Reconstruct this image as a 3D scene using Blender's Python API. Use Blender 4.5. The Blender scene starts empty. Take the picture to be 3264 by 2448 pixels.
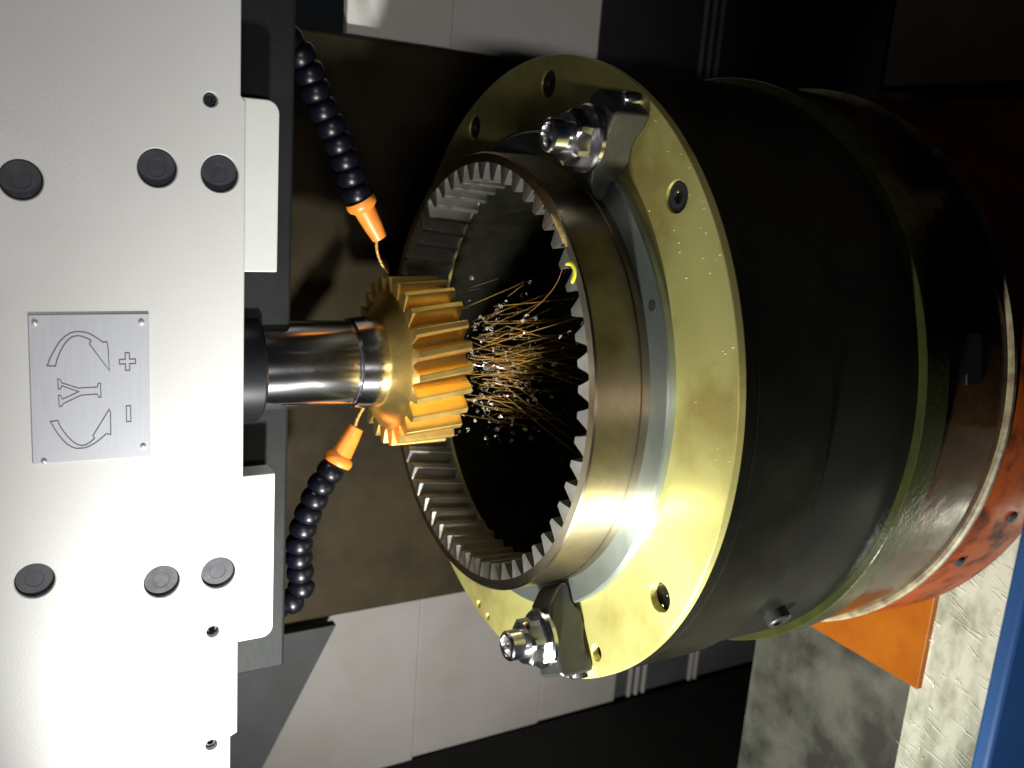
import bpy, bmesh, math, random
from mathutils import Vector, Matrix
PI = math.pi
R = math.radians
random.seed(7)
scn = bpy.context.scene
COL = scn.collection

# ------------------------------------------------------------------ camera
PITCH, YAW, ROLL = 0.5162, -0.2625, -0.0563
CAM = Vector((0.1908, -0.7603, 0.4612))
fw = Vector((math.sin(YAW) * math.cos(PITCH), math.cos(YAW) * math.cos(PITCH), -math.sin(PITCH)))
rt = Vector((math.cos(YAW), -math.sin(YAW), 0))
up = rt.cross(fw)
r2 = math.cos(ROLL) * rt + math.sin(ROLL) * up
u2 = -math.sin(ROLL) * rt + math.cos(ROLL) * up
cd = bpy.data.cameras.new('camera')
cam = bpy.data.objects.new('camera', cd)
COL.objects.link(cam)
cx, cy, cz = -u2, r2, -fw            # the phone was held on its side: machine-up points left in the picture
cam.matrix_world = Matrix(((cx.x, cy.x, cz.x, CAM.x), (cx.y, cy.y, cz.y, CAM.y), (cx.z, cy.z, cz.z, CAM.z), (0, 0, 0, 1)))
cd.sensor_width = 36.0
cd.lens = 2900 / 3264 * 36
cd.clip_start = 0.01
cd.clip_end = 50
cd.dof.use_dof = True
cd.dof.focus_distance = 0.80
cd.dof.aperture_fstop = 5.6
scn.camera = cam

# ------------------------------------------------------------------ light
w = bpy.data.worlds.new('World')
scn.world = w
w.use_nodes = True
w.node_tree.nodes['Background'].inputs[0].default_value = (0.75, 0.85, 1.0, 1)
w.node_tree.nodes['Background'].inputs[1].default_value = 0.005

def lamp(name, kind, loc, target, energy, color, size, cone=120, blend=0.6):
    l = bpy.data.lights.new(name, kind)
    l.energy = energy
    l.color = color
    if kind == 'AREA':
        l.shape = 'RECTANGLE'
        l.size, l.size_y = size
    elif kind == 'SPOT':
        l.shadow_soft_size = size
        l.spot_size = R(cone)
        l.spot_blend = blend
    o = bpy.data.objects.new(name, l)
    COL.objects.link(o)
    o.location = loc
    o.rotation_euler = (Vector(target) - Vector(loc)).to_track_quat('-Z', 'Y').to_euler()
    return o

lamp('work_lamp', 'SPOT', (-0.58, -0.47, 0.27), (-0.34, -0.06, 0.00), 92, (1.0, 1.0, 0.95), 0.024, 112, 1.0)
lamp('hall_light', 'AREA', (-0.10, -2.7, 0.85), (0, 0, 0.2), 24, (1.0, 0.94, 0.92), (0.14, 0.8))

vs = scn.view_settings
vs.view_transform = 'Standard'
vs.look = 'None'
vs.exposure = 0.0
vs.gamma = 1.0

# ------------------------------------------------------------------ materials
def mat(name, col, rough=0.5, metal=0.0, col2=None, nscale=20, detail=6, stretch=(1, 1, 1), bump=0.0, bscale=200, rvar=0.0,
        aniso=0.0, coat=0.0, spec=0.5, lo=0.35, hi=0.65, extra=None, trans=0.0):
    m = bpy.data.materials.new(name)
    m.use_nodes = True
    nt = m.node_tree
    b = nt.nodes['Principled BSDF']
    b.inputs['Base Color'].default_value = (*col, 1)
    b.inputs['Roughness'].default_value = rough
    b.inputs['Metallic'].default_value = metal
    b.inputs['Specular IOR Level'].default_value = spec
    if coat:
        b.inputs['Coat Weight'].default_value = coat
        b.inputs['Coat Roughness'].default_value = 0.12
    if trans:
        b.inputs['Transmission Weight'].default_value = trans
        b.inputs['IOR'].default_value = 1.45
    tc = nt.nodes.new('ShaderNodeTexCoord')
    mp = nt.nodes.new('ShaderNodeMapping')
    mp.inputs['Scale'].default_value = stretch
    nt.links.new(tc.outputs['Object'], mp.inputs[0])
    n = nt.nodes.new('ShaderNodeTexNoise')
    n.inputs['Scale'].default_value = nscale
    n.inputs['Detail'].default_value = detail
    n.inputs['Roughness'].default_value = 0.6
    nt.links.new(mp.outputs[0], n.inputs['Vector'])
    ramp = nt.nodes.new('ShaderNodeMapRange')
    ramp.inputs[1].default_value = lo
    ramp.inputs[2].default_value = hi
    nt.links.new(n.outputs[0], ramp.inputs[0])
    if col2:
        mx = nt.nodes.new('ShaderNodeMix')
        mx.data_type = 'RGBA'
        mx.inputs[6].default_value = (*col, 1)
        mx.inputs[7].default_value = (*col2, 1)
        nt.links.new(ramp.outputs[0], mx.inputs[0])
        nt.links.new(mx.outputs[2], b.inputs['Base Color'])
        last = mx.outputs[2]
    if rvar:
        mr = nt.nodes.new('ShaderNodeMapRange')
        mr.inputs[1].default_value = 0.3
        mr.inputs[2].default_value = 0.7
        mr.inputs[3].default_value = max(0.03, rough - rvar)
        mr.inputs[4].default_value = min(1, rough + rvar)
        nt.links.new(n.outputs[0], mr.inputs[0])
        nt.links.new(mr.outputs[0], b.inputs['Roughness'])
    if bump:
        n2 = nt.nodes.new('ShaderNodeTexNoise')
        n2.inputs['Scale'].default_value = bscale
        n2.inputs['Detail'].default_value = 4
        nt.links.new(mp.outputs[0], n2.inputs['Vector'])
        bp = nt.nodes.new('ShaderNodeBump')
        bp.inputs['Strength'].default_value = bump
        bp.inputs['Distance'].default_value = 0.001
        nt.links.new(n2.outputs[0], bp.inputs['Height'])
        nt.links.new(bp.outputs[0], b.inputs['Normal'])
    if aniso:
        b.inputs['Anisotropic'].default_value = aniso
        b.inputs['Anisotropic Rotation'].default_value = 0.25
        tg = nt.nodes.new('ShaderNodeTangent')
        tg.direction_type = 'RADIAL'
        tg.axis = 'Z'
        nt.links.new(tg.outputs[0], b.inputs['Tangent'])
    if extra:
        extra(nt, b, tc)
    return m

def turned(freq, strength):
    """fine concentric turning marks round the Z axis"""
    def f(nt, b, tc):
        sp = nt.nodes.new('ShaderNodeSeparateXYZ')
        nt.links.new(tc.outputs['Object'], sp.inputs[0])
        cb = nt.nodes.new('ShaderNodeCombineXYZ')
        nt.links.new(sp.outputs[0], cb.inputs[0])
        nt.links.new(sp.outputs[1], cb.inputs[1])
        ln = nt.nodes.new('ShaderNodeVectorMath')
        ln.operation = 'LENGTH'
        nt.links.new(cb.outputs[0], ln.inputs[0])
        ad = nt.nodes.new('ShaderNodeMath')
        ad.operation = 'ADD'
        nt.links.new(ln.outputs['Value'], ad.inputs[0])
        nt.links.new(sp.outputs[2], ad.inputs[1])
        nz = nt.nodes.new('ShaderNodeTexNoise')
        nz.noise_dimensions = '1D'
        nz.inputs['Scale'].default_value = freq
        nz.inputs['Detail'].default_value = 3
        nt.links.new(ad.outputs[0], nz.inputs['W'])
        bp = nt.nodes.new('ShaderNodeBump')
        bp.inputs['Strength'].default_value = strength
        bp.inputs['Distance'].default_value = 0.0006
        nt.links.new(nz.outputs[0], bp.inputs['Height'])
        nt.links.new(bp.outputs[0], b.inputs['Normal'])
    return f

M = {}
M['white'] = mat('white_paint', (0.57, 0.57, 0.565), 0.42, 0, (0.55, 0.55, 0.54), 9, bump=0.12, bscale=420, rvar=0.06)
M['block'] = mat('block_paint', (0.60, 0.61, 0.59), 0.42, 0, (0.56, 0.57, 0.55), 14, bump=0.1, bscale=420)
M['plate'] = mat('anodised_plate', (0.42, 0.435, 0.475), 0.5, 0.15, (0.395, 0.41, 0.448), 30, stretch=(1, 1, 14), rvar=0.08)
M['ink'] = mat('engraving_ink', (0.10, 0.105, 0.12), 0.7)
M['chrome'] = mat('rivet_steel', (0.80, 0.80, 0.81), 0.25, 0.45)
M['blackbolt'] = mat('blackened_bolt', (0.022, 0.024, 0.032), 0.55, 0, (0.034, 0.036, 0.044), 90, rvar=0.1, spec=0.3)
M['darkhead'] = mat('dark_casting', (0.010, 0.012, 0.012), 0.6, 0, (0.006, 0.007, 0.007), 18, spec=0.2, bump=0.3, bscale=150)
M['spindle'] = mat('ground_chrome', (0.80, 0.82, 0.86), 0.20, 1, (0.68, 0.70, 0.75), 30, stretch=(1, 1, .05), aniso=0.75, rvar=0.05)
M['collar'] = mat('dark_collar', (0.012, 0.014, 0.017), 0.35, 0.2, (0.008, 0.009, 0.011), 30)
M['gold'] = mat('gold_coating', (1.0, 0.72, 0.24), 0.34, 0.95, (0.95, 0.62, 0.16), 40, rvar=0.08, bump=0.08, bscale=300)
M['gear'] = mat('oily_gear_steel', (0.42, 0.38, 0.28), 0.34, 1, (0.26, 0.21, 0.13), 18, rvar=0.05, aniso=0.85, extra=turned(900, 0.05))
M['tooth'] = mat('cut_tooth_steel', (0.58, 0.58, 0.55), 0.36, 1, (0.46, 0.45, 0.40), 60, rvar=0.1, bump=0.1, bscale=300)
M['seat'] = mat('green_grey_steel', (0.36, 0.41, 0.38), 0.42, 0.85, (0.28, 0.32, 0.29), 35, rvar=0.1, aniso=0.8, extra=turned(700, 0.06))
M['flange'] = mat('yellow_oiled_plate', (0.58, 0.545, 0.19), 0.46, 0.6, (0.40, 0.335, 0.10), 7, lo=0.46, hi=0.60, rvar=0.12, aniso=0.75, extra=turned(600, 0.06), coat=0.12)
M['drum'] = mat('black_oxide_drum', (0.006, 0.006, 0.0045), 0.26, 0.0, (0.010, 0.0095, 0.006), 14, spec=0.16, rvar=0.12, bump=0.15, bscale=120)
M['black'] = mat('black_oily_steel', (0.006, 0.006, 0.0055), 0.35, 0.0, (0.009, 0.009, 0.007), 20, spec=0.12)
M['rim'] = mat('olive_steel_rim', (0.035, 0.038, 0.010), 0.22, 0.2, (0.022, 0.025, 0.007), 40, rvar=0.12, bump=0.3, bscale=160)
M['brownring'] = mat('brown_oiled_steel', (0.055, 0.024, 0.009), 0.16, 0, (0.022, 0.012, 0.007), 25, rvar=0.06, bump=0.5, bscale=45, spec=0.3)
M['lip'] = mat('worn_lip', (0.24, 0.21, 0.12), 0.5, 0, (0.09, 0.06, 0.03), 60)
M['pedestal'] = mat('stained_orange_enamel', (0.24, 0.045, 0.008), 0.42, 0, (0.04, 0.011, 0.008), 26, rvar=0.1, bump=0.15, bscale=60, spec=0.06, lo=0.50, hi=0.66)
M['orange'] = mat('orange_enamel', (0.25, 0.075, 0.006), 0.45, 0, (0.20, 0.05, 0.005), 16, rvar=0.1, bump=0.15, bscale=70, spec=0.08)
M['tray'] = mat('wet_tray_sheet', (0.48, 0.48, 0.38), 0.26, 0.2, (0.20, 0.20, 0.14), 13, rvar=0.14, bump=0.5, bscale=70, stretch=(1, 2.0, 1), lo=0.42, hi=0.62)
M['floor'] = mat('oily_floor', (0.075, 0.075, 0.060), 0.5, 0, (0.022, 0.022, 0.017), 9, lo=0.42, hi=0.6, spec=0.25, rvar=0.2, bump=0.3, bscale=60)
M['blue'] = mat('blue_enamel', (0.025, 0.10, 0.30), 0.4, 0, (0.03, 0.11, 0.33), 12)
M['bluedark'] = mat('navy_hose', (0.0018, 0.0018, 0.0042), 0.34, 0, (0.003, 0.003, 0.007), 60, spec=0.28)
M['nozzle'] = mat('orange_nozzle', (0.72, 0.24, 0.03), 0.4, 0, (0.62, 0.18, 0.02), 80)
M['column'] = mat('brown_oily_column', (0.020, 0.0135, 0.004), 0.7, 0, (0.010, 0.007, 0.0024), 7, spec=0.15, rvar=0.15, bump=0.2, bscale=60)
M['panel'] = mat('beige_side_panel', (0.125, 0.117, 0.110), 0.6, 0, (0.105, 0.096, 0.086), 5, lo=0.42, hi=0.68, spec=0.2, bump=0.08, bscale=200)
M['panel_lit'] = mat('side_panel_lightened', (0.55, 0.53, 0.50), 0.6, 0, (0.48, 0.46, 0.42), 6, spec=0.25, bump=0.08, bscale=200)  # side panel copy, lightened: the light on that cover is put into its colour
M['darkpaint'] = mat('dark_wall_paint', (0.006, 0.006, 0.0055), 0.7, 0, (0.009, 0.009, 0.008), 10, spec=0.15)
M['darkgrey'] = mat('grey_cover_and_shade', (0.024, 0.025, 0.027), 0.6, 0, (0.018, 0.018, 0.018), 12, spec=0.2)
M['steel'] = mat('bright_steel', (0.66, 0.66, 0.67), 0.2, 1, (0.56, 0.55, 0.54), 60, rvar=0.07)
M['strap'] = mat('dark_clamp_steel', (0.028, 0.029, 0.026), 0.40, 0.25, (0.018, 0.018, 0.016), 50, rvar=0.1, bump=0.15, bscale=200)
M['yellow'] = mat('yellow_marker_paint', (0.85, 0.78, 0.04), 0.5)
M['residue'] = mat('golden_sludge', (0.42, 0.27, 0.06), 0.35, 0.3, (0.62, 0.50, 0.22), 260, bump=0.8, bscale=500)
M['oil'] = mat('cutting_oil', (0.62, 0.36, 0.09), 0.10, 0, trans=0.45)
M['chip_glint'] = mat('tray_chip_glint', (0.88, 0.86, 0.80), 0.25, 0.15)
M['droplet'] = mat('amber_droplet', (0.75, 0.66, 0.30), 0.08, 0.2)
M['chip'] = mat('chip_steel', (0.85, 0.82, 0.74), 0.2, 0.55)
M['brown'] = mat('brown_deck_paint', (0.10, 0.055, 0.015), 0.55, 0, (0.06, 0.035, 0.012), 9)
M['hole'] = mat('hole_black', (0.02, 0.022, 0.02), 0.5)

# ------------------------------------------------------------------ helpers
def link(name, bm, m, parent=None, smooth=None):
    me = bpy.data.meshes.new(name)
    bmesh.ops.recalc_face_normals(bm, faces=bm.faces[:])
    bm.to_mesh(me)
    bm.free()
    me.materials.append(M[m])
    o = bpy.data.objects.new(name, me)
    COL.objects.link(o)
    if parent is not None:
        o.parent = parent
    if smooth:
        for p in me.polygons:
            p.use_smooth = True
        me.set_sharp_from_angle(angle=R(smooth))
    return o

def thing(name, label, cat, loc=(0, 0, 0), rz=0, group=None):
    o = bpy.data.objects.new(name, None)
    COL.objects.link(o)
    o.location = loc
    o.rotation_euler = (0, 0, rz)
    o.empty_display_size = 0.02
    return tag(o, label, cat, group)

def tag(o, label=None, cat=None, group=None, kind=None):
    if label: o['label'] = label
    if cat: o['category'] = cat
    if group: o['group'] = group
    if kind: o['kind'] = kind
    return o

def bevel(o, width=0.001, seg=2):
    md = o.modifiers.new('bevel', 'BEVEL')
    md.width = width
    md.segments = seg
    md.limit_method = 'ANGLE'
    md.angle_limit = R(40)
    md.harden_normals = False
    return o

def lathe(prof, seg=96, closed=True, bm=None, mtx=None):
    """prof: list of (r, z); closed -> ring section"""
    bm = bm or bmesh.new()
    rings = []
    for (r, z) in prof:
        if r < 1e-7:
            v = bm.verts.new((0, 0, z) if mtx is None else mtx @ Vector((0, 0, z)))
            rings.append([v] * seg)
        else:
            row = []
            for i in range(seg):
                a = 2 * PI * i / seg
                p = Vector((r * math.cos(a), r * math.sin(a), z))
                row.append(bm.verts.new(p if mtx is None else mtx @ p))
            rings.append(row)
    n = len(prof)
    for k in range(n if closed else n - 1):
        A, B = rings[k], rings[(k + 1) % n]
        for i in range(seg):
            j = (i + 1) % seg
            vs_ = []
            for v in (A[i], A[j], B[j], B[i]):
                if v not in vs_:
                    vs_.append(v)
            if len(vs_) > 2:
                try:
                    bm.faces.new(vs_)
                except ValueError:
                    pass
    return bm

def box(x0, x1, y0, y1, z0, z1, bm=None):
    bm = bm or bmesh.new()
    v = [bm.verts.new(p) for p in ((x0, y0, z0), (x1, y0, z0), (x1, y1, z0), (x0, y1, z0), (x0, y0, z1), (x1, y0, z1), (x1, y1, z1), (x0, y1, z1))]
    for f in ((0, 3, 2, 1), (4, 5, 6, 7), (0, 1, 5, 4), (1, 2, 6, 5), (2, 3, 7, 6), (3, 0, 4, 7)):
        bm.faces.new([v[i] for i in f])
    return bm

def slab(outer, holes, t0, t1, to3, ch=0.0):
    """flat plate from an outline with holes, between depths t0 (shown face) and t1; edges of the shown face chamfered by ch"""
    bm = bmesh.new()
    loops = [outer] + holes
    def grow(lp, d):
        ar = sum(lp[i - 1][0] * lp[i][1] - lp[i][0] * lp[i - 1][1] for i in range(len(lp)))
        sg = 1 if ar > 0 else -1
        out = []
        n = len(lp)
        for i in range(n):
            a, b, c = Vector(lp[i - 1]), Vector(lp[i]), Vector(lp[(i + 1) % n])
            d1, d2 = (b - a).normalized(), (c - b).normalized()
            n1, n2 = Vector((d1.y, -d1.x)), Vector((d2.y, -d2.x))
            mv = (n1 + n2).normalized()
            out.append(tuple(b + mv * (sg * d / max(0.5, mv.dot(n1)))))
        return out
    dt = ch if t1 > t0 else -ch
    layers = []
    if ch:
        front = [grow(outer, -ch)] + [grow(h, ch) for h in holes]
        layers.append([[bm.verts.new(to3(u, v, t0)) for u, v in lp] for lp in front])
        layers.append([[bm.verts.new(to3(u, v, t0 + dt)) for u, v in lp] for lp in loops])
    else:
        layers.append([[bm.verts.new(to3(u, v, t0)) for u, v in lp] for lp in loops])
    layers.append([[bm.verts.new(to3(u, v, t1)) for u, v in lp] for lp in loops])
    for L in (layers[0], layers[-1]):
        ed = []
        for lp in L:
            for i in range(len(lp)):
                ed.append(bm.edges.new((lp[i], lp[(i + 1) % len(lp)])))
        bmesh.ops.triangle_fill(bm, edges=ed, use_beauty=True, use_dissolve=False)
    for L0, L1 in zip(layers[:-1], layers[1:]):
        for a, b in zip(L0, L1):
            for i in range(len(a)):
                j = (i + 1) % len(a)
                bm.faces.new((a[i], a[j], b[j], b[i]))
    return bm

def circ(cx_, cy_, r, n=28, cw=False):
    return [(cx_ + r * math.cos(2 * PI * i / n), cy_ + r * math.sin(2 * PI * i / n)) for i in range(n)]

def tube(pts, rad, sides=8, bm=None, cap=True):
    bm = bm or bmesh.new()
    pts = [Vector(p) for p in pts]
    rads = rad if isinstance(rad, (list, tuple)) else [rad] * len(pts)
    prev = None
    rows = []
    for i, p in enumerate(pts):
        d = (pts[min(i + 1, len(pts) - 1)] - pts[max(i - 1, 0)])
        d = d.normalized() if d.length > 1e-9 else Vector((0, 0, 1))
        ref = prev if prev is not None else (Vector((0, 0, 1)) if abs(d.z) < 0.9 else Vector((1, 0, 0)))
        a = (ref - d * ref.dot(d))
        a = a.normalized() if a.length > 1e-6 else d.orthogonal().normalized()
        prev = a
        b = d.cross(a)
        rows.append([bm.verts.new(p + (a * math.cos(2 * PI * k / sides) + b * math.sin(2 * PI * k / sides)) * rads[i]) for k in range(sides)])
    for A, B in zip(rows[:-1], rows[1:]):
        for k in range(sides):
            bm.faces.new((A[k], A[(k + 1) % sides], B[(k + 1) % sides], B[k]))
    if cap:
        bm.faces.new(rows[0][::-1])
        bm.faces.new(rows[-1])
    return bm

def prism(poly, t0, t1, to3):
    bm = bmesh.new()
    a = [bm.verts.new(to3(u, v, t0)) for u, v in poly]
    b = [bm.verts.new(to3(u, v, t1)) for u, v in poly]
    bm.faces.new(a)
    bm.faces.new(b[::-1])
    n = len(poly)
    for i in range(n):
        bm.faces.new((a[i], b[i], b[(i + 1) % n], a[(i + 1) % n]))
    return bm

def dirmtx(loc, d):
    return Matrix.Translation(Vector(loc)) @ Vector(d).to_track_quat('Z', 'Y').to_matrix().to_4x4()

def copy_tree(o, parent=None):
    c = o.copy()
    COL.objects.link(c)
    c.parent = parent
    for ch in [k for k in o.children]:
        copy_tree(ch, c)
    return c

def xz(y0):
    return lambda u, v, t: (u, t, v)
def xy(u, v, t):
    return (u, v, t)

# ------------------------------------------------------------------ setting: floor, column wall
fl = link('floor', box(-0.70, 0.31, -0.185, 0.05, -0.50, -0.4375), 'floor')
tag(fl, 'oily grey floor in shadow beside the orange base', None, None, 'structure')
pit = link('ground', box(-3, 3, -3, 3, -0.95, -0.90), 'black')
tag(pit, 'dark ground under the machine', None, None, 'structure')
wl = link('enclosure_wall', box(-0.735, -0.702, -0.42, 0.365, -0.90, 0.0), 'darkpaint')
tag(bevel(wl, 0.002), 'dark painted enclosure wall at the end of the wide beige cover', 'wall')

# back column between the two beige side panels
o = tag(bevel(link('machine_column', box(-0.425, 0.337, 0.345, 0.60, -0.449, 0.60), 'column'), 0.004),
        'dark brown oily machine column standing behind the spindle', 'column')

# folded sheet covers on both sides of the column
def column_cover(x0, x1, ztop, low, label, pm='panel'):
    t = thing('column_cover', label, 'cover', (0, 0.36, -0.90))
    def to3(u, v, t_): return (u, t_ - 0.36, v + 0.90)
    def sheet(nm, za, zb, dy, m):
        bevel(link(nm, prism([(x0, za), (x1, za), (x1, zb), (x0, zb)], 0.36 + dy, 0.375 + dy, to3), m, t), 0.002)
    sheet('upper_sheet', -0.07, ztop, 0.0, pm)
    sheet('lower_sheet', -0.30, -0.0725, 0.006, pm)
    sheet('foot_sheet', -0.46, -0.3025, 0.010, low)
    sheet('way_cover', -0.90, -0.4625, 0.016, 'darkgrey')
    for z in (-0.492, -0.508, -0.524, -0.632, -0.645):
        bevel(link('rib', box(x0, x1, 0.009, 0.0158, z - 0.0035 + 0.90, z + 0.0035 + 0.90), 'panel', t), 0.002)
    return t
column_cover(0.340, 1.2, 0.071, 'darkgrey', 'beige folded sheet cover with a flat top edge, on the dark side of the column', 'panel_lit')
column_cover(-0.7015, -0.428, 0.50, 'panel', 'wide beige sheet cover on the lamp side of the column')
shade_sheet = link('head_shade_sheet', prism([(-0.427, 0.072), (-0.66, 0.19), (-1.2, 0.46), (-1.2, 0.60), (-0.427, 0.60)], 0.325, 0.340, lambda u, v, t: (u, t, v)), 'darkgrey')  # dark sheet added where the head's shadow crosses the lamp-side cover
tag(bevel(shade_sheet, 0.001), 'dark grey sheet with a slanted lower edge, added as the shadow of the white head', 'guard')

# ------------------------------------------------------------------ white machine head
PX = 0.030                       # front face of the panel
AX, AY = -0.0103, 0.1085         # spindle axis
hd = thing('machine_head', 'white painted machine head cover with dark bolts and an engraved direction plate', 'machine head', (0, PX, 0.27))
def HL(x, y, z): return (x, y - PX, z - 0.27)
def toh(u, v, t): return HL(u, t, v)
big = [(0.1586, 0.4367), (-0.1674, 0.4404), (0.1736, 0.3398), (-0.1851, 0.3408), (0.1723, 0.2911), (-0.1846, 0.2920)]
small = [(0.2303, 0.2985), (-0.2427, 0.2970), (-0.3615, 0.2983)]
outer = [(-0.60, 0.281), (-0.357, 0.281), (-0.354, 0.2745), (-0.2385, 0.2745), (-0.234, 0.2705), (0.232, 0.2705), (0.2365, 0.2745), (0.60, 0.2745), (0.60, 0.62), (-0.60, 0.62)]
holes = [circ(x, z, 0.0152, 36) for x, z in big] + [circ(x, z, 0.0058, 20) for x, z in small]
o = link('front_panel', slab(outer, holes, PX, PX + 0.016, toh, 0.0009), 'white', hd)
for i, (x, z) in enumerate(big):
    m4 = dirmtx(HL(x, PX + 0.0165, z), (0, -1, 0))
    b_ = link('bolt', lathe([(0.0, -0.004), (0.0148, -0.004), (0.0149, 0.0112), (0.0140, 0.0122), (0.0072, 0.0122), (0.0068, 0.0119), (0.0, 0.0119)], 36, False, mtx=m4), 'blackbolt', hd, 35)
for (x, z) in small:
    m4 = dirmtx(HL(x, PX + 0.0165, z), (0, -1, 0))
    link('screw', lathe([(0.0, -0.004), (0.0055, -0.004), (0.0055, 0.009), (0.0046, 0.0105), (0.003, 0.0105), (0.0027, 0.007), (0.0, 0.007)], 20, False, mtx=m4), 'blackbolt', hd, 35)
# white guide blocks below the lip
def rblock(x0, x1, z0, z1, left_round, right_round):
    pts = []
    rr = 0.011
    def corner(cx_, cz_, a0, a1):
        for k in range(7):
            a = R(a0 + (a1 - a0) * k / 6)
            pts.append((cx_ + rr * math.cos(a), cz_ + rr * math.sin(a)))
    pts.append((x0, z1))
    if left_round: corner(x0 + rr, z0 + rr, 180, 270)
    else: pts.append((x0, z0))
    if right_round: corner(x1 - rr, z0 + rr, 270, 360)
    else: pts.append((x1, z0))
    pts.append((x1, z1))
    return pts
o = link('guide_block', prism(rblock(0.089, 0.236, 0.2375, 0.300, False, True), 0.0475, 0.075, toh), 'block', hd); bevel(o, 0.0012)
o = link('guide_block', prism(rblock(-0.268, -0.100, 0.2365, 0.300, True, False), 0.0475, 0.075, toh), 'block', hd); bevel(o, 0.0012)
# dark casting behind and below the panel
o = link('ram_housing', box(-0.33, 0.33, 0.09 - PX, 0.345 - PX, 0.212 - 0.27, 0.60 - 0.27), 'darkhead', hd); bevel(o, 0.003)
o = link('panel_backing', box(-0.58, 0.58, 0.0465 - PX, 0.0885 - PX, 0.302 - 0.27, 0.60 - 0.27), 'darkhead', hd)
# direction plate
pl = link('direction_plate', prism([(0.0562, 0.3482), (0.0562, 0.4362), (-0.0655, 0.4378), (-0.0668, 0.3494)], PX - 0.0018, PX - 0.0001, toh), 'plate', hd)
bevel(pl, 0.0004)
tag(pl, 'grey engraved plate with a Y between two curved arrows')
def P2(x, y):       # engraved artwork grid -> plate coordinates (x, z)
    fu = (y - 72) / (1548 - 72)
    fv = (x - 115) / (1330 - 115)
    return (0.0562 + fu * (-0.0665 - 0.0562), 0.4368 + fv * (0.3488 - 0.4368))
def stroke(name, pts, wd=0.00042, close=True):
    q = [Vector((*P2(*p),)) for p in pts]
    n = len(q)
    bm = bmesh.new()
    inn, out = [], []
    for i in range(n):
        a, b, c = q[i - 1], q[i], q[(i + 1) % n]
        d1 = (b - a).normalized(); d2 = (c - b).normalized()
        n1 = Vector((-d1.y, d1.x)); n2 = Vector((-d2.y, d2.x))
        mv = n1 + n2
        mv = mv.normalized() / max(0.45, (1 + n1.dot(n2)) ** 0.5 / 1.414) if mv.length > 1e-6 else n1
        inn.append(b + mv * wd); out.append(b - mv * wd)
    for y in (PX - 0.0021, PX - 0.0016):
        pass
    def ring(L, y): return [bm.verts.new(HL(p.x, y, p.y)) for p in L]
    i0, o0 = ring(inn, PX - 0.0021), ring(out, PX - 0.0021)
    i1, o1 = ring(inn, PX - 0.0016), ring(out, PX - 0.0016)
    for k in range(n):
        j = (k + 1) % n
        bm.faces.new((i0[k], i0[j], o0[j], o0[k]))
        bm.faces.new((i0[k], i1[k], i1[j], i0[j]))
        bm.faces.new((o0[k], o0[j], o1[j], o1[k]))
    o = link(name, bm, 'ink', pl)
    return o
stroke('curved_arrow', [(285, 565), (310, 505), (340, 450), (380, 385), (420, 330), (470, 285), (520, 255), (570, 242), (620, 240), (670, 248), (720, 265), (760, 288), (800, 315), (850, 352), (888, 345), (900, 400), (908, 635), (712, 365), (728, 328), (690, 308), (640, 288), (600, 280), (540, 290), (500, 318), (460, 362), (410, 445), (380, 520), (365, 572)])
stroke('curved_arrow', [(292, 1118), (368, 1112), (385, 1165), (430, 1240), (475, 1300), (520, 1345), (560, 1372), (600, 1384), (640, 1378), (680, 1360), (735, 1318), (718, 1290), (895, 1030), (908, 1060), (905, 1290), (858, 1280), (820, 1310), (780, 1340), (740, 1365), (680, 1395), (620, 1410), (540, 1408), (490, 1385), (450, 1355), (410, 1312), (370, 1258), (335, 1200), (310, 1150)])
stroke('letter_y', [(383, 698), (405, 705), (420, 738), (590, 800), (620, 797), (778, 797), (788, 760), (813, 760), (813, 900), (788, 900), (778, 868), (622, 870), (600, 876), (430, 945), (410, 972), (388, 972), (384, 862), (405, 862), (420, 902), (588, 835), (420, 768), (405, 800), (385, 800)], 0.00036)
stroke('plus_sign', [(1015, 528), (1077, 528), (1077, 462), (1122, 462), (1122, 528), (1185, 528), (1185, 574), (1122, 574), (1122, 640), (1077, 640), (1077, 574), (1015, 574)])
stroke('minus_sign', [(1076, 1005), (1122, 1005), (1122, 1168), (1076, 1168)])
for (x, y) in ((185, 150), (1255, 160), (1250, 1440), (215, 1515)):
    u, v = P2(x, y)
    link('rivet', lathe([(0.0, 0.0), (0.0024, 0.0), (0.0024, 0.0007), (0.0017, 0.0016), (0.0, 0.002)], 18, False, mtx=dirmtx(HL(u, PX - 0.0018, v), (0, -1, 0))), 'chrome', pl, 60)

# ------------------------------------------------------------------ spindle and cutter
sp = thing('spindle', 'polished steel spindle shaft carrying the gold cutter', 'spindle', (AX, AY, 0.0))
link('collar', lathe([(0.0, 0.30), (0.054, 0.30), (0.054, 0.244), (0.051, 0.241), (0.0, 0.241)], 64, False), 'collar', sp, 40)
link('shaft', lathe([(0.0, 0.242), (0.0435, 0.242), (0.0435, 0.148), (0.0425, 0.1465), (0.0, 0.1465)], 96, False), 'spindle', sp, 40)
link('tool_holder', lathe([(0.0, 0.1468), (0.0445, 0.1468), (0.046, 0.1455), (0.0475, 0.132), (0.0475, 0.1195), (0.0465, 0.118), (0.0, 0.118)], 96, False), 'spindle', sp, 40)

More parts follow.
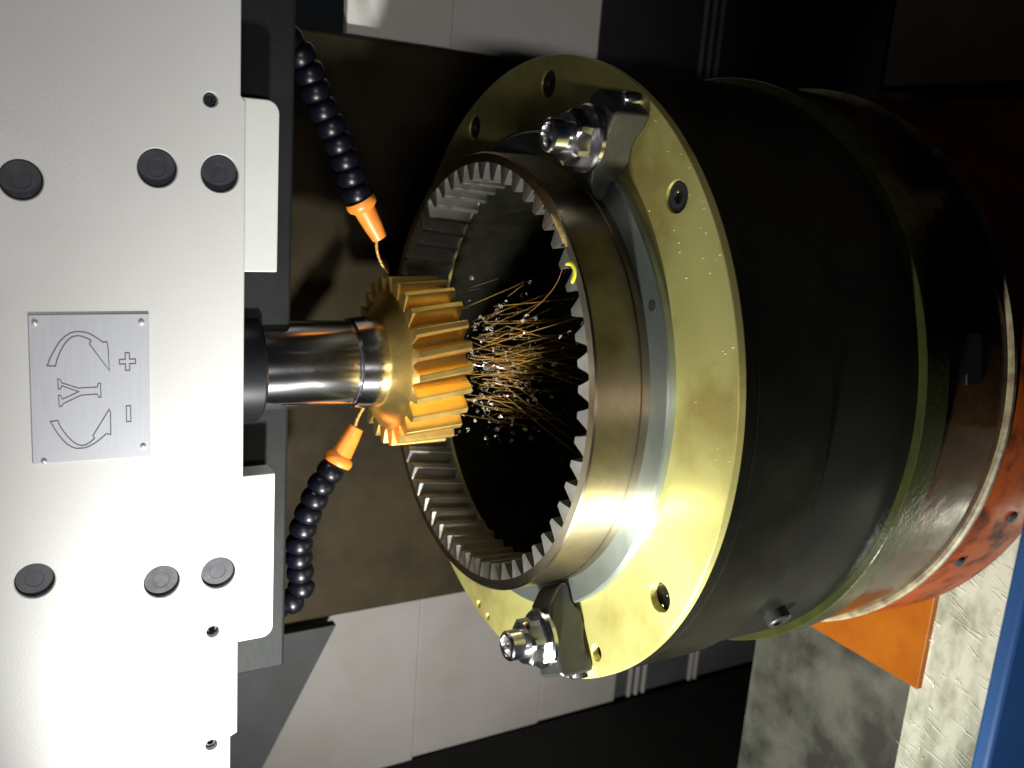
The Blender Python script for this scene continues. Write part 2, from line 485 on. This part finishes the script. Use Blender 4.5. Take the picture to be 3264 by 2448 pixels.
GLINT_ANGLE = 70
MOD = 0.00679
NR, NC = 56, 24
ct = thing('shaper_cutter', 'gold coated gear shaper cutter on the spindle meshing inside the ring', 'cutter', (AX, AY, 0.0))
zc0, zc1 = 0.048, 0.106
link('cutter_body', lathe([(0.0, zc0 + 0.006), (0.055, zc0 + 0.006), (0.0732, zc0 + 0.0006), (0.0732, zc1 - 0.0006), (0.066, zc1 + 0.001), (0.052, zc1 + 0.0125), (0.0, zc1 + 0.0125)], 192, False), 'gold', ct, 40)
def tooth_mesh(name, prof, z0, z1, twist, m, slices=7):
    """prof: (half width angle, radius) pairs from root to tip, mirrored; twist in radians from top to bottom"""
    bm = bmesh.new()
    loop = [(-a, r) for a, r in prof] + [(a, r) for a, r in reversed(prof)]
    rows = []
    for k in range(slices + 1):
        f = k / slices
        z = z1 + (z0 - z1) * f
        rows.append([bm.verts.new((r * math.cos(a + twist * f), r * math.sin(a + twist * f), z)) for a, r in loop])
    n = len(loop)
    for A, B in zip(rows[:-1], rows[1:]):
        for i in range(n):
            j = (i + 1) % n
            bm.faces.new((A[i], A[j], B[j], B[i]))
    bm.faces.new(rows[0])
    bm.faces.new(rows[-1][::-1])
    bmesh.ops.recalc_face_normals(bm, faces=bm.faces[:])
    me = bpy.data.meshes.new(name)
    bm.to_mesh(me)
    bm.free()
    me.materials.append(M[m])
    for p in me.polygons:
        p.use_smooth = True
    me.set_sharp_from_angle(angle=R(28))
    return me
rp = NC * MOD / 2
ctp = [(0.0076 / 0.0729, 0.0729), (0.0070 / 0.076, 0.0758), (0.0055 / rp, rp), (0.0041 / 0.086, 0.0860), (0.0032 / 0.0886, 0.0882), (0.0024 / 0.0886, 0.0886)]
TW = -math.tan(R(8))
cme = tooth_mesh('tooth', ctp, zc0, zc1, math.tan(R(8)) * (zc1 - zc0) / rp, 'gold')
for k in range(NC):
    t = bpy.data.objects.new('tooth', cme)
    COL.objects.link(t)
    t.parent = ct
    t.rotation_euler = (0, 0, R(95.4) + 2 * PI * k / NC - math.tan(R(8)) * (zc1 - 0.060) / rp)

# ------------------------------------------------------------------ ring gear
rg = thing('ring_gear', 'oily steel internal ring gear lying on the fixture, teeth half cut', 'ring gear', (0, 0, 0.008))
ZG = 0.060 - 0.008
rG = NR * MOD / 2                   # pitch radius 0.190
root, tip = 0.1985, 0.1832
link('gear_rim', lathe([(root, ZG), (0.2064, ZG), (0.2080, ZG - 0.0016), (0.2080, 0.0100), (0.2070, 0.0094), (0.2070, 0.0082), (0.2088, 0.0076), (0.2088, 0.0002), (root, 0.0002)], 336), 'gear', rg, 30)
rtp = [(R(2.62), root + 0.0003), (R(2.5), root - 0.0006), (R(2.1), 0.1950), (0.00533 / rG, rG), (R(1.12), 0.1858), (R(0.94), 0.1838), (R(0.72), tip)]
rme = tooth_mesh('tooth', rtp, 0.0006, ZG - 0.0002, math.tan(R(8)) * ZG / rG, 'tooth')
for k in range(NR):
    t = bpy.data.objects.new('tooth', rme)
    COL.objects.link(t)
    t.parent = rg
    t.rotation_euler = (0, 0, R(-62.1) + 2 * PI * k / NR)
# yellow marker stroke and golden sludge on the gear face
def face_ribbon(name, path, wd, m, h=0.0005):
    bm = bmesh.new()
    pts = [Vector((r * math.cos(R(a)), r * math.sin(R(a)))) for a, r in path]
    rows = []
    for i, p in enumerate(pts):
        d = (pts[min(i + 1, len(pts) - 1)] - pts[max(i - 1, 0)]).normalized()
        nrm = Vector((-d.y, d.x))
        ww = wd[i] if isinstance(wd, list) else wd
        rows.append([bm.verts.new((*(p + nrm * s * ww), ZG + z)) for s, z in ((-1, 0.0), (-0.8, h), (0.8, h), (1, 0.0))])
    for A, B in zip(rows[:-1], rows[1:]):
        for k in range(3):
            bm.faces.new((A[k], A[k + 1], B[k + 1], B[k]))
    bm.faces.new(rows[0][::-1]); bm.faces.new(rows[-1])
    return link(name, bm, m, rg, 60)
face_ribbon('yellow_paint_mark', [(-50.3, 0.1925), (-50.7, 0.1962), (-51.4, 0.1993), (-52.4, 0.2010), (-53.5, 0.2010), (-54.4, 0.1990), (-54.9, 0.1960), (-55.3, 0.1925)], [0.0012, 0.0019, 0.0022, 0.0023, 0.0024, 0.0026, 0.0028, 0.0018], 'yellow')
face_ribbon('golden_sludge', [(-37.0, 0.2008), (-38.5, 0.2016), (-40.5, 0.2018), (-43, 0.2016), (-45.5, 0.2018), (-47.0, 0.2012)], [0.0008, 0.0028, 0.0036, 0.0032, 0.0036, 0.0008], 'residue', 0.0009)

# ------------------------------------------------------------------ fixture: seat ring, yellow flange, drum
sr = link('seat_ring', lathe([(0.1990, 0.008), (0.2295, 0.008), (0.2310, 0.0065), (0.2310, 0.0002), (0.1990, 0.0002)], 256), 'seat', None, 30)
tag(sr, 'green grey machined seat ring between the gear and the yellow plate', 'ring')
bm = lathe([(0.0, 0.0), (0.0045, 0.0), (0.0045, 0.0006), (0.0, 0.0006)], 20, False, mtx=Matrix.Translation((0.0965, -0.1975, 0.0078)))
link('pin_hole', bm, 'hole', sr)

hl = [(0.1822, -0.2029, 0.0125), (-0.1358, -0.2378, 0.0125), (-0.226, -0.162, 0.0075), (-0.284, 0.0614, 0.0042), (-0.2885, 0.0391, 0.0036), (0.2735, 0.0, 0.0125), (0.235, 0.145, 0.0125)]
ff = thing('fixture_plate', 'round yellow oil filmed fixture plate under the ring gear', 'fixture plate', (0, 0, -0.007))
def tof(u, v, t): return (u, v, t + 0.007)
o = link('plate', slab(circ(0, 0, 0.2995, 240), [circ(0, 0, 0.206, 160)] + [circ(x, y, r, 28) for x, y, r in hl], 0.0, -0.007, tof, 0.0006), 'flange', ff)
for i, (x, y, r) in enumerate(hl):
    if r > 0.01 and i not in (1,):
        link('cap_screw', lathe([(0.0, 0.001), (0.0118, 0.001), (0.0118, 0.0045), (0.0108, 0.0055), (0.0054, 0.0055), (0.005, 0.0025), (0.0, 0.0025)], 28, False, mtx=Matrix.Translation((x, y, 0))), 'strap', ff, 35)

dr = thing('fixture_drum', 'black oily fixture drum carrying the yellow plate', 'drum', (0, 0, -0.205))
def shift(pr, dz): return [(r, z - dz) for r, z in pr]
link('drum_wall', lathe(shift([(0.212, -0.0072), (0.2985, -0.0072), (0.2985, -0.0185), (0.2975, -0.019), (0.2975, -0.0205), (0.2985, -0.021), (0.2985, -0.098), (0.297, -0.1), (0.212, -0.1)], -0.205), 256), 'drum', dr, 30)
link('drum_skirt', lathe(shift([(0.212, -0.1005), (0.2945, -0.1005), (0.2945, -0.2045), (0.212, -0.2045)], -0.205), 256), 'black', dr, 30)
link('bore_floor', lathe(shift([(0.0, -0.12), (0.2118, -0.12), (0.2118, -0.135), (0.0, -0.135)], -0.205), 128, False), 'black', dr, 30)
a = R(-127)
m4 = dirmtx((0.2965 * math.cos(a), 0.2965 * math.sin(a), -0.140 + 0.205), (math.cos(a), math.sin(a), 0))
link('socket_screw', lathe([(0.0, -0.003), (0.0115, -0.003), (0.0115, 0.0065), (0.0104, 0.0078), (0.0066, 0.0078), (0.006, 0.002), (0.0, 0.002)], 32, False, mtx=m4), 'strap', dr, 35)

tb = thing('rotary_table', 'oily rotary table rim with an olive edge, below the black drum', 'rotary table', (0, 0, -0.322))
link('table_rim', lathe(shift([(0.10, -0.2052), (0.3012, -0.2052), (0.3022, -0.2060), (0.3022, -0.2345), (0.3012, -0.2355), (0.10, -0.2355)], -0.322), 256), 'rim', tb, 30)
link('table_side', lathe(shift([(0.10, -0.236), (0.2985, -0.236), (0.2985, -0.3215), (0.10, -0.3215)], -0.322), 256), 'brownring', tb, 30)
a0 = R(-77.6)
sl = bmesh.new()
for (h0, h1, za, zb) in ((-0.013, 0.013, -0.262, -0.237), (-0.022, 0.022, -0.283, -0.2625)):
    pts = []
    vv = []
    for rr_ in (0.294, 0.2992):
        for t_ in (h0, h1):
            for z in (za, zb):
                d = Vector((math.cos(a0), math.sin(a0), 0)); tn = Vector((-d.y, d.x, 0))
                vv.append(sl.verts.new(d * rr_ + tn * t_ + Vector((0, 0, z + 0.322))))
    for f in ((0, 1, 3, 2), (4, 6, 7, 5), (0, 4, 5, 1), (2, 3, 7, 6), (0, 2, 6, 4), (1, 5, 7, 3)):
        sl.faces.new([vv[i] for i in f])
link('tee_slot', sl, 'hole', tb)

ob = thing('orange_base', 'orange painted round pedestal with a square deck and a worn pale lip', 'machine base', (0, 0, -0.449))
link('worn_lip', lathe(shift([(0.10, -0.3222), (0.3015, -0.3222), (0.3038, -0.3236), (0.3038, -0.3272), (0.302, -0.3285), (0.10, -0.3285)], -0.449), 256), 'lip', ob, 30)
link('pedestal', lathe(shift([(0.10, -0.3287), (0.3022, -0.3287), (0.3035, -0.336), (0.306, -0.42), (0.304, -0.4285), (0.10, -0.4285)], -0.449), 192), 'pedestal', ob, 30)
bevel(link('deck', box(-0.345, 0.30, -0.200, 0.30, 0.0, 0.0195), 'orange', ob), 0.0015)
for k, (az, z) in enumerate(((-119, -0.352), (-108.5, -0.385))):
    a = R(az)
    link('drain_bolt', lathe([(0.0, -0.002), (0.006, -0.002), (0.006, 0.003), (0.004, 0.0045), (0.0, 0.0045)], 16, False,
         mtx=dirmtx((0.3035 * math.cos(a), 0.3035 * math.sin(a), z + 0.449), (math.cos(a), math.sin(a), 0))), 'blackbolt', ob, 40)

# ------------------------------------------------------------------ clamps
def make_clamp(name, az, label, rr_=0.256):
    a = R(az)
    t = thing(name, label, 'clamp', (rr_ * math.cos(a), rr_ * math.sin(a), 0.0), a, 'strap clamps holding the fixture')
    wd = 0.019
    prof = [(-0.045, 0.0105), (-0.026, 0.0088), (-0.018, 0.0022), (-0.006, 0.0008), (0.006, 0.004), (0.014, 0.004), (0.024, 0.0008), (0.036, 0.0008), (0.036, 0.033), (0.032, 0.036), (-0.016, 0.036), (-0.030, 0.032), (-0.042, 0.022), (-0.0455, 0.017)]
    o = link('strap', prism(prof, -wd, wd, lambda u, v, t_: (u, t_, v)), 'strap', t)
    bevel(o, 0.003, 3)
    link('heel_pin', lathe([(0.0, -0.0005), (0.0068, -0.0005), (0.0068, 0.014), (0.005, 0.017), (0.0, 0.018)], 24, False, mtx=Matrix.Translation((0.0352, 0.004, 0))), 'steel', t, 40)
    link('washer', lathe([(0.0125, 0.0358), (0.0265, 0.0358), (0.0275, 0.037), (0.0275, 0.0405), (0.026, 0.0425), (0.0125, 0.0425)], 48), 'steel', t, 35)
    # hexagon nut with chamfered corners
    bm = bmesh.new()
    rows = []
    for z, sc, n6 in ((0.0422, 1.0, 0), (0.0560, 1.0, 0), (0.0590, 0.86, 1)):
        row = []
        for i in range(48):
            an = 2 * PI * i / 48 + 0.35
            hexr = 0.0195 / math.cos(((an - 0.35) % (PI / 3)) - PI / 6)
            rr2 = hexr if not n6 else 0.0188
            row.append(bm.verts.new((rr2 * math.cos(an), rr2 * math.sin(an), z)))
        rows.append(row)
    rows.append([bm.verts.new((0.0138 * math.cos(2 * PI * i / 48 + 0.35), 0.0138 * math.sin(2 * PI * i / 48 + 0.35), 0.0593)) for i in range(48)])
    for A, B in zip(rows[:-1], rows[1:]):
        for i in range(48):
            bm.faces.new((A[i], A[(i + 1) % 48], B[(i + 1) % 48], B[i]))
    bm.faces.new(rows[0]); bm.faces.new(rows[-1][::-1])
    link('nut', bm, 'steel', t, 25)
    link('stud', lathe([(0.0, 0.030), (0.0135, 0.030), (0.0135, 0.0735), (0.0122, 0.075), (0.0098, 0.075), (0.0088, 0.0735), (0.0084, 0.062), (0.0, 0.060)], 40, False), 'steel', t, 35)
    return t
make_clamp('strap_clamp', -150, 'dark steel strap clamp with stud and nut, on the brightly lit plate side')
make_clamp('strap_clamp', -30, 'strap clamp with shiny hollow stud and nut, on the shadowed plate side')

# ------------------------------------------------------------------ coolant hoses
def spline(pts, n):
    P = [Vector(p) for p in pts]
    P = [P[0] * 2 - P[1]] + P + [P[-1] * 2 - P[-2]]
    out = []
    for i in range(1, len(P) - 2):
        for k in range(n):
            t = k / n
            a, b, c, d = P[i - 1], P[i], P[i + 1], P[i + 2]
            out.append(0.5 * ((2 * b) + (-a + c) * t + (2 * a - 5 * b + 4 * c - d) * t * t + (-a + 3 * b - 3 * c + d) * t ** 3))
    out.append(P[-2])
    return out
SEG = None
def hose(label, ctrl, tipdir_pt, tip_len):
    global SEG
    pts = spline(ctrl, 40)
    t = thing('coolant_hose', label, 'coolant hose', tuple(ctrl[0]), 0, 'jointed coolant hoses')
    base = Vector(ctrl[0])
    if SEG is None:
        b = lathe([(0.0, -0.006), (0.0075, -0.006), (0.0100, -0.002), (0.0130, 0.000), (0.0146, 0.004), (0.0146, 0.009), (0.0136, 0.013), (0.0118, 0.016), (0.0078, 0.018), (0.0, 0.018)], 20, False)
        SEG = link('segment', b, 'bluedark', t, 40)
        first = True
    else:
        first = False
    # arc-length steps
    acc, last, step = 0.0, pts[0], 0.0170
    spots = [(pts[0], (pts[1] - pts[0]).normalized())]
    for a, b in zip(pts[:-1], pts[1:]):
        acc += (b - a).length
        if acc >= step:
            acc -= step
            spots.append((b, (b - a).normalized()))
    spots = [q for q in spots if (q[0] - pts[-1]).length > 0.0165]
    for i, (p, d) in enumerate(spots):
        if first and i == 0:
            s = SEG
        else:
            s = bpy.data.objects.new('segment', SEG.data)
            COL.objects.link(s)
            s.parent = t
        s.matrix_local = dirmtx(p - base, d)
    p, d = pts[-1], (Vector(tipdir_pt) - pts[-1]).normalized()
    link('nozzle', lathe([(0.0, -0.004), (0.0150, -0.004), (0.0160, 0.0), (0.0150, 0.004), (0.0112, 0.0075), (0.0095, tip_len * 0.7), (0.0078, tip_len), (0.0045, tip_len), (0.0040, tip_len - 0.006), (0.0, tip_len - 0.006)], 28, False, mtx=dirmtx(p - base, d)), 'nozzle', t, 40)
    return p + d * tip_len, d
n1, d1 = hose('navy jointed coolant hose with orange nozzle, on the shadowed side of the spindle',
              [(0.300, 0.12, 0.216), (0.2783, 0.12, 0.196), (0.2429, 0.12, 0.1790), (0.2017, 0.12, 0.1570), (0.1500, 0.12, 0.1342)], (0.1157, 0.12, 0.113), 0.040)
n2, d2 = hose('navy jointed coolant hose with orange nozzle, on the lamp side of the spindle',
              [(-0.285, 0.13, 0.216), (-0.268, 0.13, 0.186), (-0.2100, 0.13, 0.1860), (-0.1560, 0.13, 0.1680), (-0.1220, 0.13, 0.1460)], (-0.0890, 0.13, 0.128), 0.040)

def stream(label, a, d, b):
    a = Vector(a) - Vector(d) * 0.004
    b = Vector(b)
    pts, rad = [], []
    for k in range(25):
        f = k / 24
        p = a.lerp(b, f) + Vector((0, 0, 0.006 * 4 * f * (1 - f)))
        pts.append(p)
        rad.append(0.0017 - 0.0006 * f + 0.00025 * math.sin(k * 2.1))
    o = link('oil_stream', tube(pts, rad, 8), 'oil', None, 60)
    return tag(o, label, 'oil')
stream('amber oil stream from the nozzle on the shadowed side of the spindle', n1, d1, (0.0780, 0.128, 0.098))
stream('amber oil stream from the nozzle on the lamp side of the spindle', n2, d2, (-0.040, 0.105, 0.112))

# ------------------------------------------------------------------ oil strands and chips under the cutter
bm = bmesh.new()
rnd = random.Random(3)
for i in range(150):
    a = R(rnd.gauss(-85, 30))
    rr_ = rnd.uniform(0.05, 0.088)
    x0, y0 = AX + rr_ * math.cos(a), AY + rr_ * math.sin(a)
    z0 = rnd.uniform(-0.02, 0.05)
    L = rnd.uniform(0.01, 0.05) if i % 3 else rnd.uniform(0.05, 0.13)
    dx, dy = rnd.gauss(0, 0.12) + (x0 - AX) * 2.0, rnd.gauss(-0.12, 0.10)
    pts = []
    for k in range(6):
        f = k / 5
        pts.append((x0 + dx * f * L * 2 + rnd.gauss(0, .0003), y0 + dy * f * L * 2, max(-0.1195, z0 - L * f)))
    r_ = rnd.choice((0.00009, 0.00012, 0.00016, 0.0003))
    tube(pts, [r_ * 0.5, r_, r_, r_, r_ * 0.8, r_ * 0.3], 5, bm)
for i in range(3):       # long stray threads thrown towards the lamp side
    x0, y0 = AX - 0.02 + 0.01 * i, AY - 0.085
    tube([(x0, y0, 0.01), (x0 - 0.035, y0 - 0.03, -0.03), (x0 - 0.07, y0 - 0.055, -0.075)], 0.00022, 5, bm)
# a thin arched film edge of oil thrown off the gear
arc = [(0.150, -0.128, 0.045), (0.122, -0.085, 0.02), (0.095, -0.045, 0.0), (0.072, -0.005, -0.012), (0.055, 0.03, -0.02), (0.045, 0.055, -0.026)]
tube(spline(arc, 8), 0.00016, 5, bm)
arc2 = [(0.128, -0.135, 0.045), (0.110, -0.105, 0.01), (0.090, -0.07, -0.03), (0.078, -0.05, -0.06)]
tube(spline(arc2, 8), 0.00022, 5, bm)
o = link('oil_strands', bm, 'oil', None, 60)
tag(o, 'thin strands of cutting oil falling below the gold cutter', 'oil', None, 'stuff')

bm = bmesh.new()
def curl(c, rad, turns, pitch, width, ax):
    m4 = dirmtx(c, ax)
    n = max(6, int(turns * 9))
    prev = None
    for k in range(n + 1):
        an = 2 * PI * turns * k / n
        rr_ = rad * (0.6 + 0.4 * k / n)
        p = Vector((rr_ * math.cos(an), rr_ * math.sin(an), pitch * k / n))
        q = [bm.verts.new(m4 @ (p + Vector((0, 0, s)))) for s in (-width, width)]
        if prev:
            bm.faces.new((prev[0], prev[1], q[1], q[0]))
        prev = q
for i in range(460):
    if i < 300:
        a = R(rnd.gauss(-95, 38)); rr_ = rnd.uniform(0.03, 0.10)
        c = (AX + rr_ * math.cos(a), AY + rr_ * math.sin(a) , rnd.uniform(-0.05, 0.035))
    elif i < 400:
        a = R(rnd.gauss(-55, 16)); rr_ = rnd.uniform(0.06, 0.17)
        c = (rr_ * math.cos(a), rr_ * math.sin(a), rnd.uniform(-0.10, 0.0))
    else:
        a = rnd.uniform(0, 2 * PI); rr_ = 0.17 * rnd.random() ** 0.5
        c = (rr_ * math.cos(a), rr_ * math.sin(a), -0.1185)
    ax = Vector((rnd.gauss(0, 1), rnd.gauss(0, 1), rnd.gauss(0, 1)))
    curl(c, rnd.uniform(0.0006, 0.0030), rnd.uniform(0.3, 1.8), rnd.uniform(0.0005, 0.005), rnd.uniform(0.00012, 0.0004), ax)
o = link('metal_chips', bm, 'chip', None)
tag(o, 'tiny bright curled steel chips flying inside the ring gear', 'chips', None, 'stuff')

# small oil droplets beading on the yellow plate near its edge
bm = bmesh.new()
for i in range(60):
    az = R(rnd.uniform(-135, -35))
    rr_ = 0.296 - abs(rnd.gauss(0, 0.010)) if i % 3 else rnd.uniform(0.236, 0.295)
    dr_ = rnd.uniform(0.0004, 0.0009)
    lathe([(0.0, -0.0002), (dr_, -0.0002), (dr_ * 0.8, dr_ * 0.3), (dr_ * 0.4, dr_ * 0.5), (0.0, dr_ * 0.56)], 8, False, bm, Matrix.Translation((rr_ * math.cos(az), rr_ * math.sin(az), 0)))
o = link('oil_droplets', bm, 'droplet', None, 80)
tag(o, 'tiny oil droplets beading near the edge of the yellow plate', 'droplets', None, 'stuff')

# ------------------------------------------------------------------ chip tray, blue guard, brown deck
tr = link('chip_tray', box(-0.70, -0.03, -0.449, -0.1855, -0.470, -0.4370), 'tray')
tag(bevel(tr, 0.001), 'pale wet metal chip tray in front of the orange base', 'tray')
bm = bmesh.new()
for i in range(520):         # bright needles combed one way as streaked glints, with a few chip curls between
    x = rnd.uniform(-0.68, -0.10); y = rnd.uniform(-0.44, -0.19)
    if i % 4:
        an = R(rnd.gauss(GLINT_ANGLE, 9)); L = rnd.uniform(0.004, 0.016)
        d = Vector((math.cos(an), math.sin(an), 0)) * L
        c = Vector((x, y, -0.4366 + rnd.uniform(0, 0.0015)))
        tube([c - d, c + Vector((0, 0, 0.0006)), c + d], [0.0001, rnd.uniform(0.0002, 0.0005), 0.0001], 5, bm)
    else:
        ax = Vector((rnd.gauss(0, 1), rnd.gauss(0, 1), rnd.gauss(0, .4)))
        curl((x, y, -0.4358), rnd.uniform(0.001, 0.003), rnd.uniform(0.4, 1.2), rnd.uniform(0.001, 0.005), rnd.uniform(0.0002, 0.0005), ax)
o = link('tray_chips_glints', bm, 'chip_glint', None)
tag(o, 'curled steel chips and bright needles standing in for glints on the wet chip tray', 'chips', None, 'stuff')
bg = link('splash_guard', box(-0.9, 0.9, -0.462, -0.450, -0.47, -0.108), 'blue')
bg.rotation_euler = (0, 0, 0)
tag(bevel(bg, 0.003), 'blue painted splash guard in front of the chip tray', 'guard')
bd = link('side_deck', box(0.31, 1.0, -0.60, -0.045, -0.449, -0.40), 'brown')
tag(bevel(bd, 0.003), 'dim brown painted deck beside the rotary table', 'deck')

scn.render.engine = 'CYCLES'
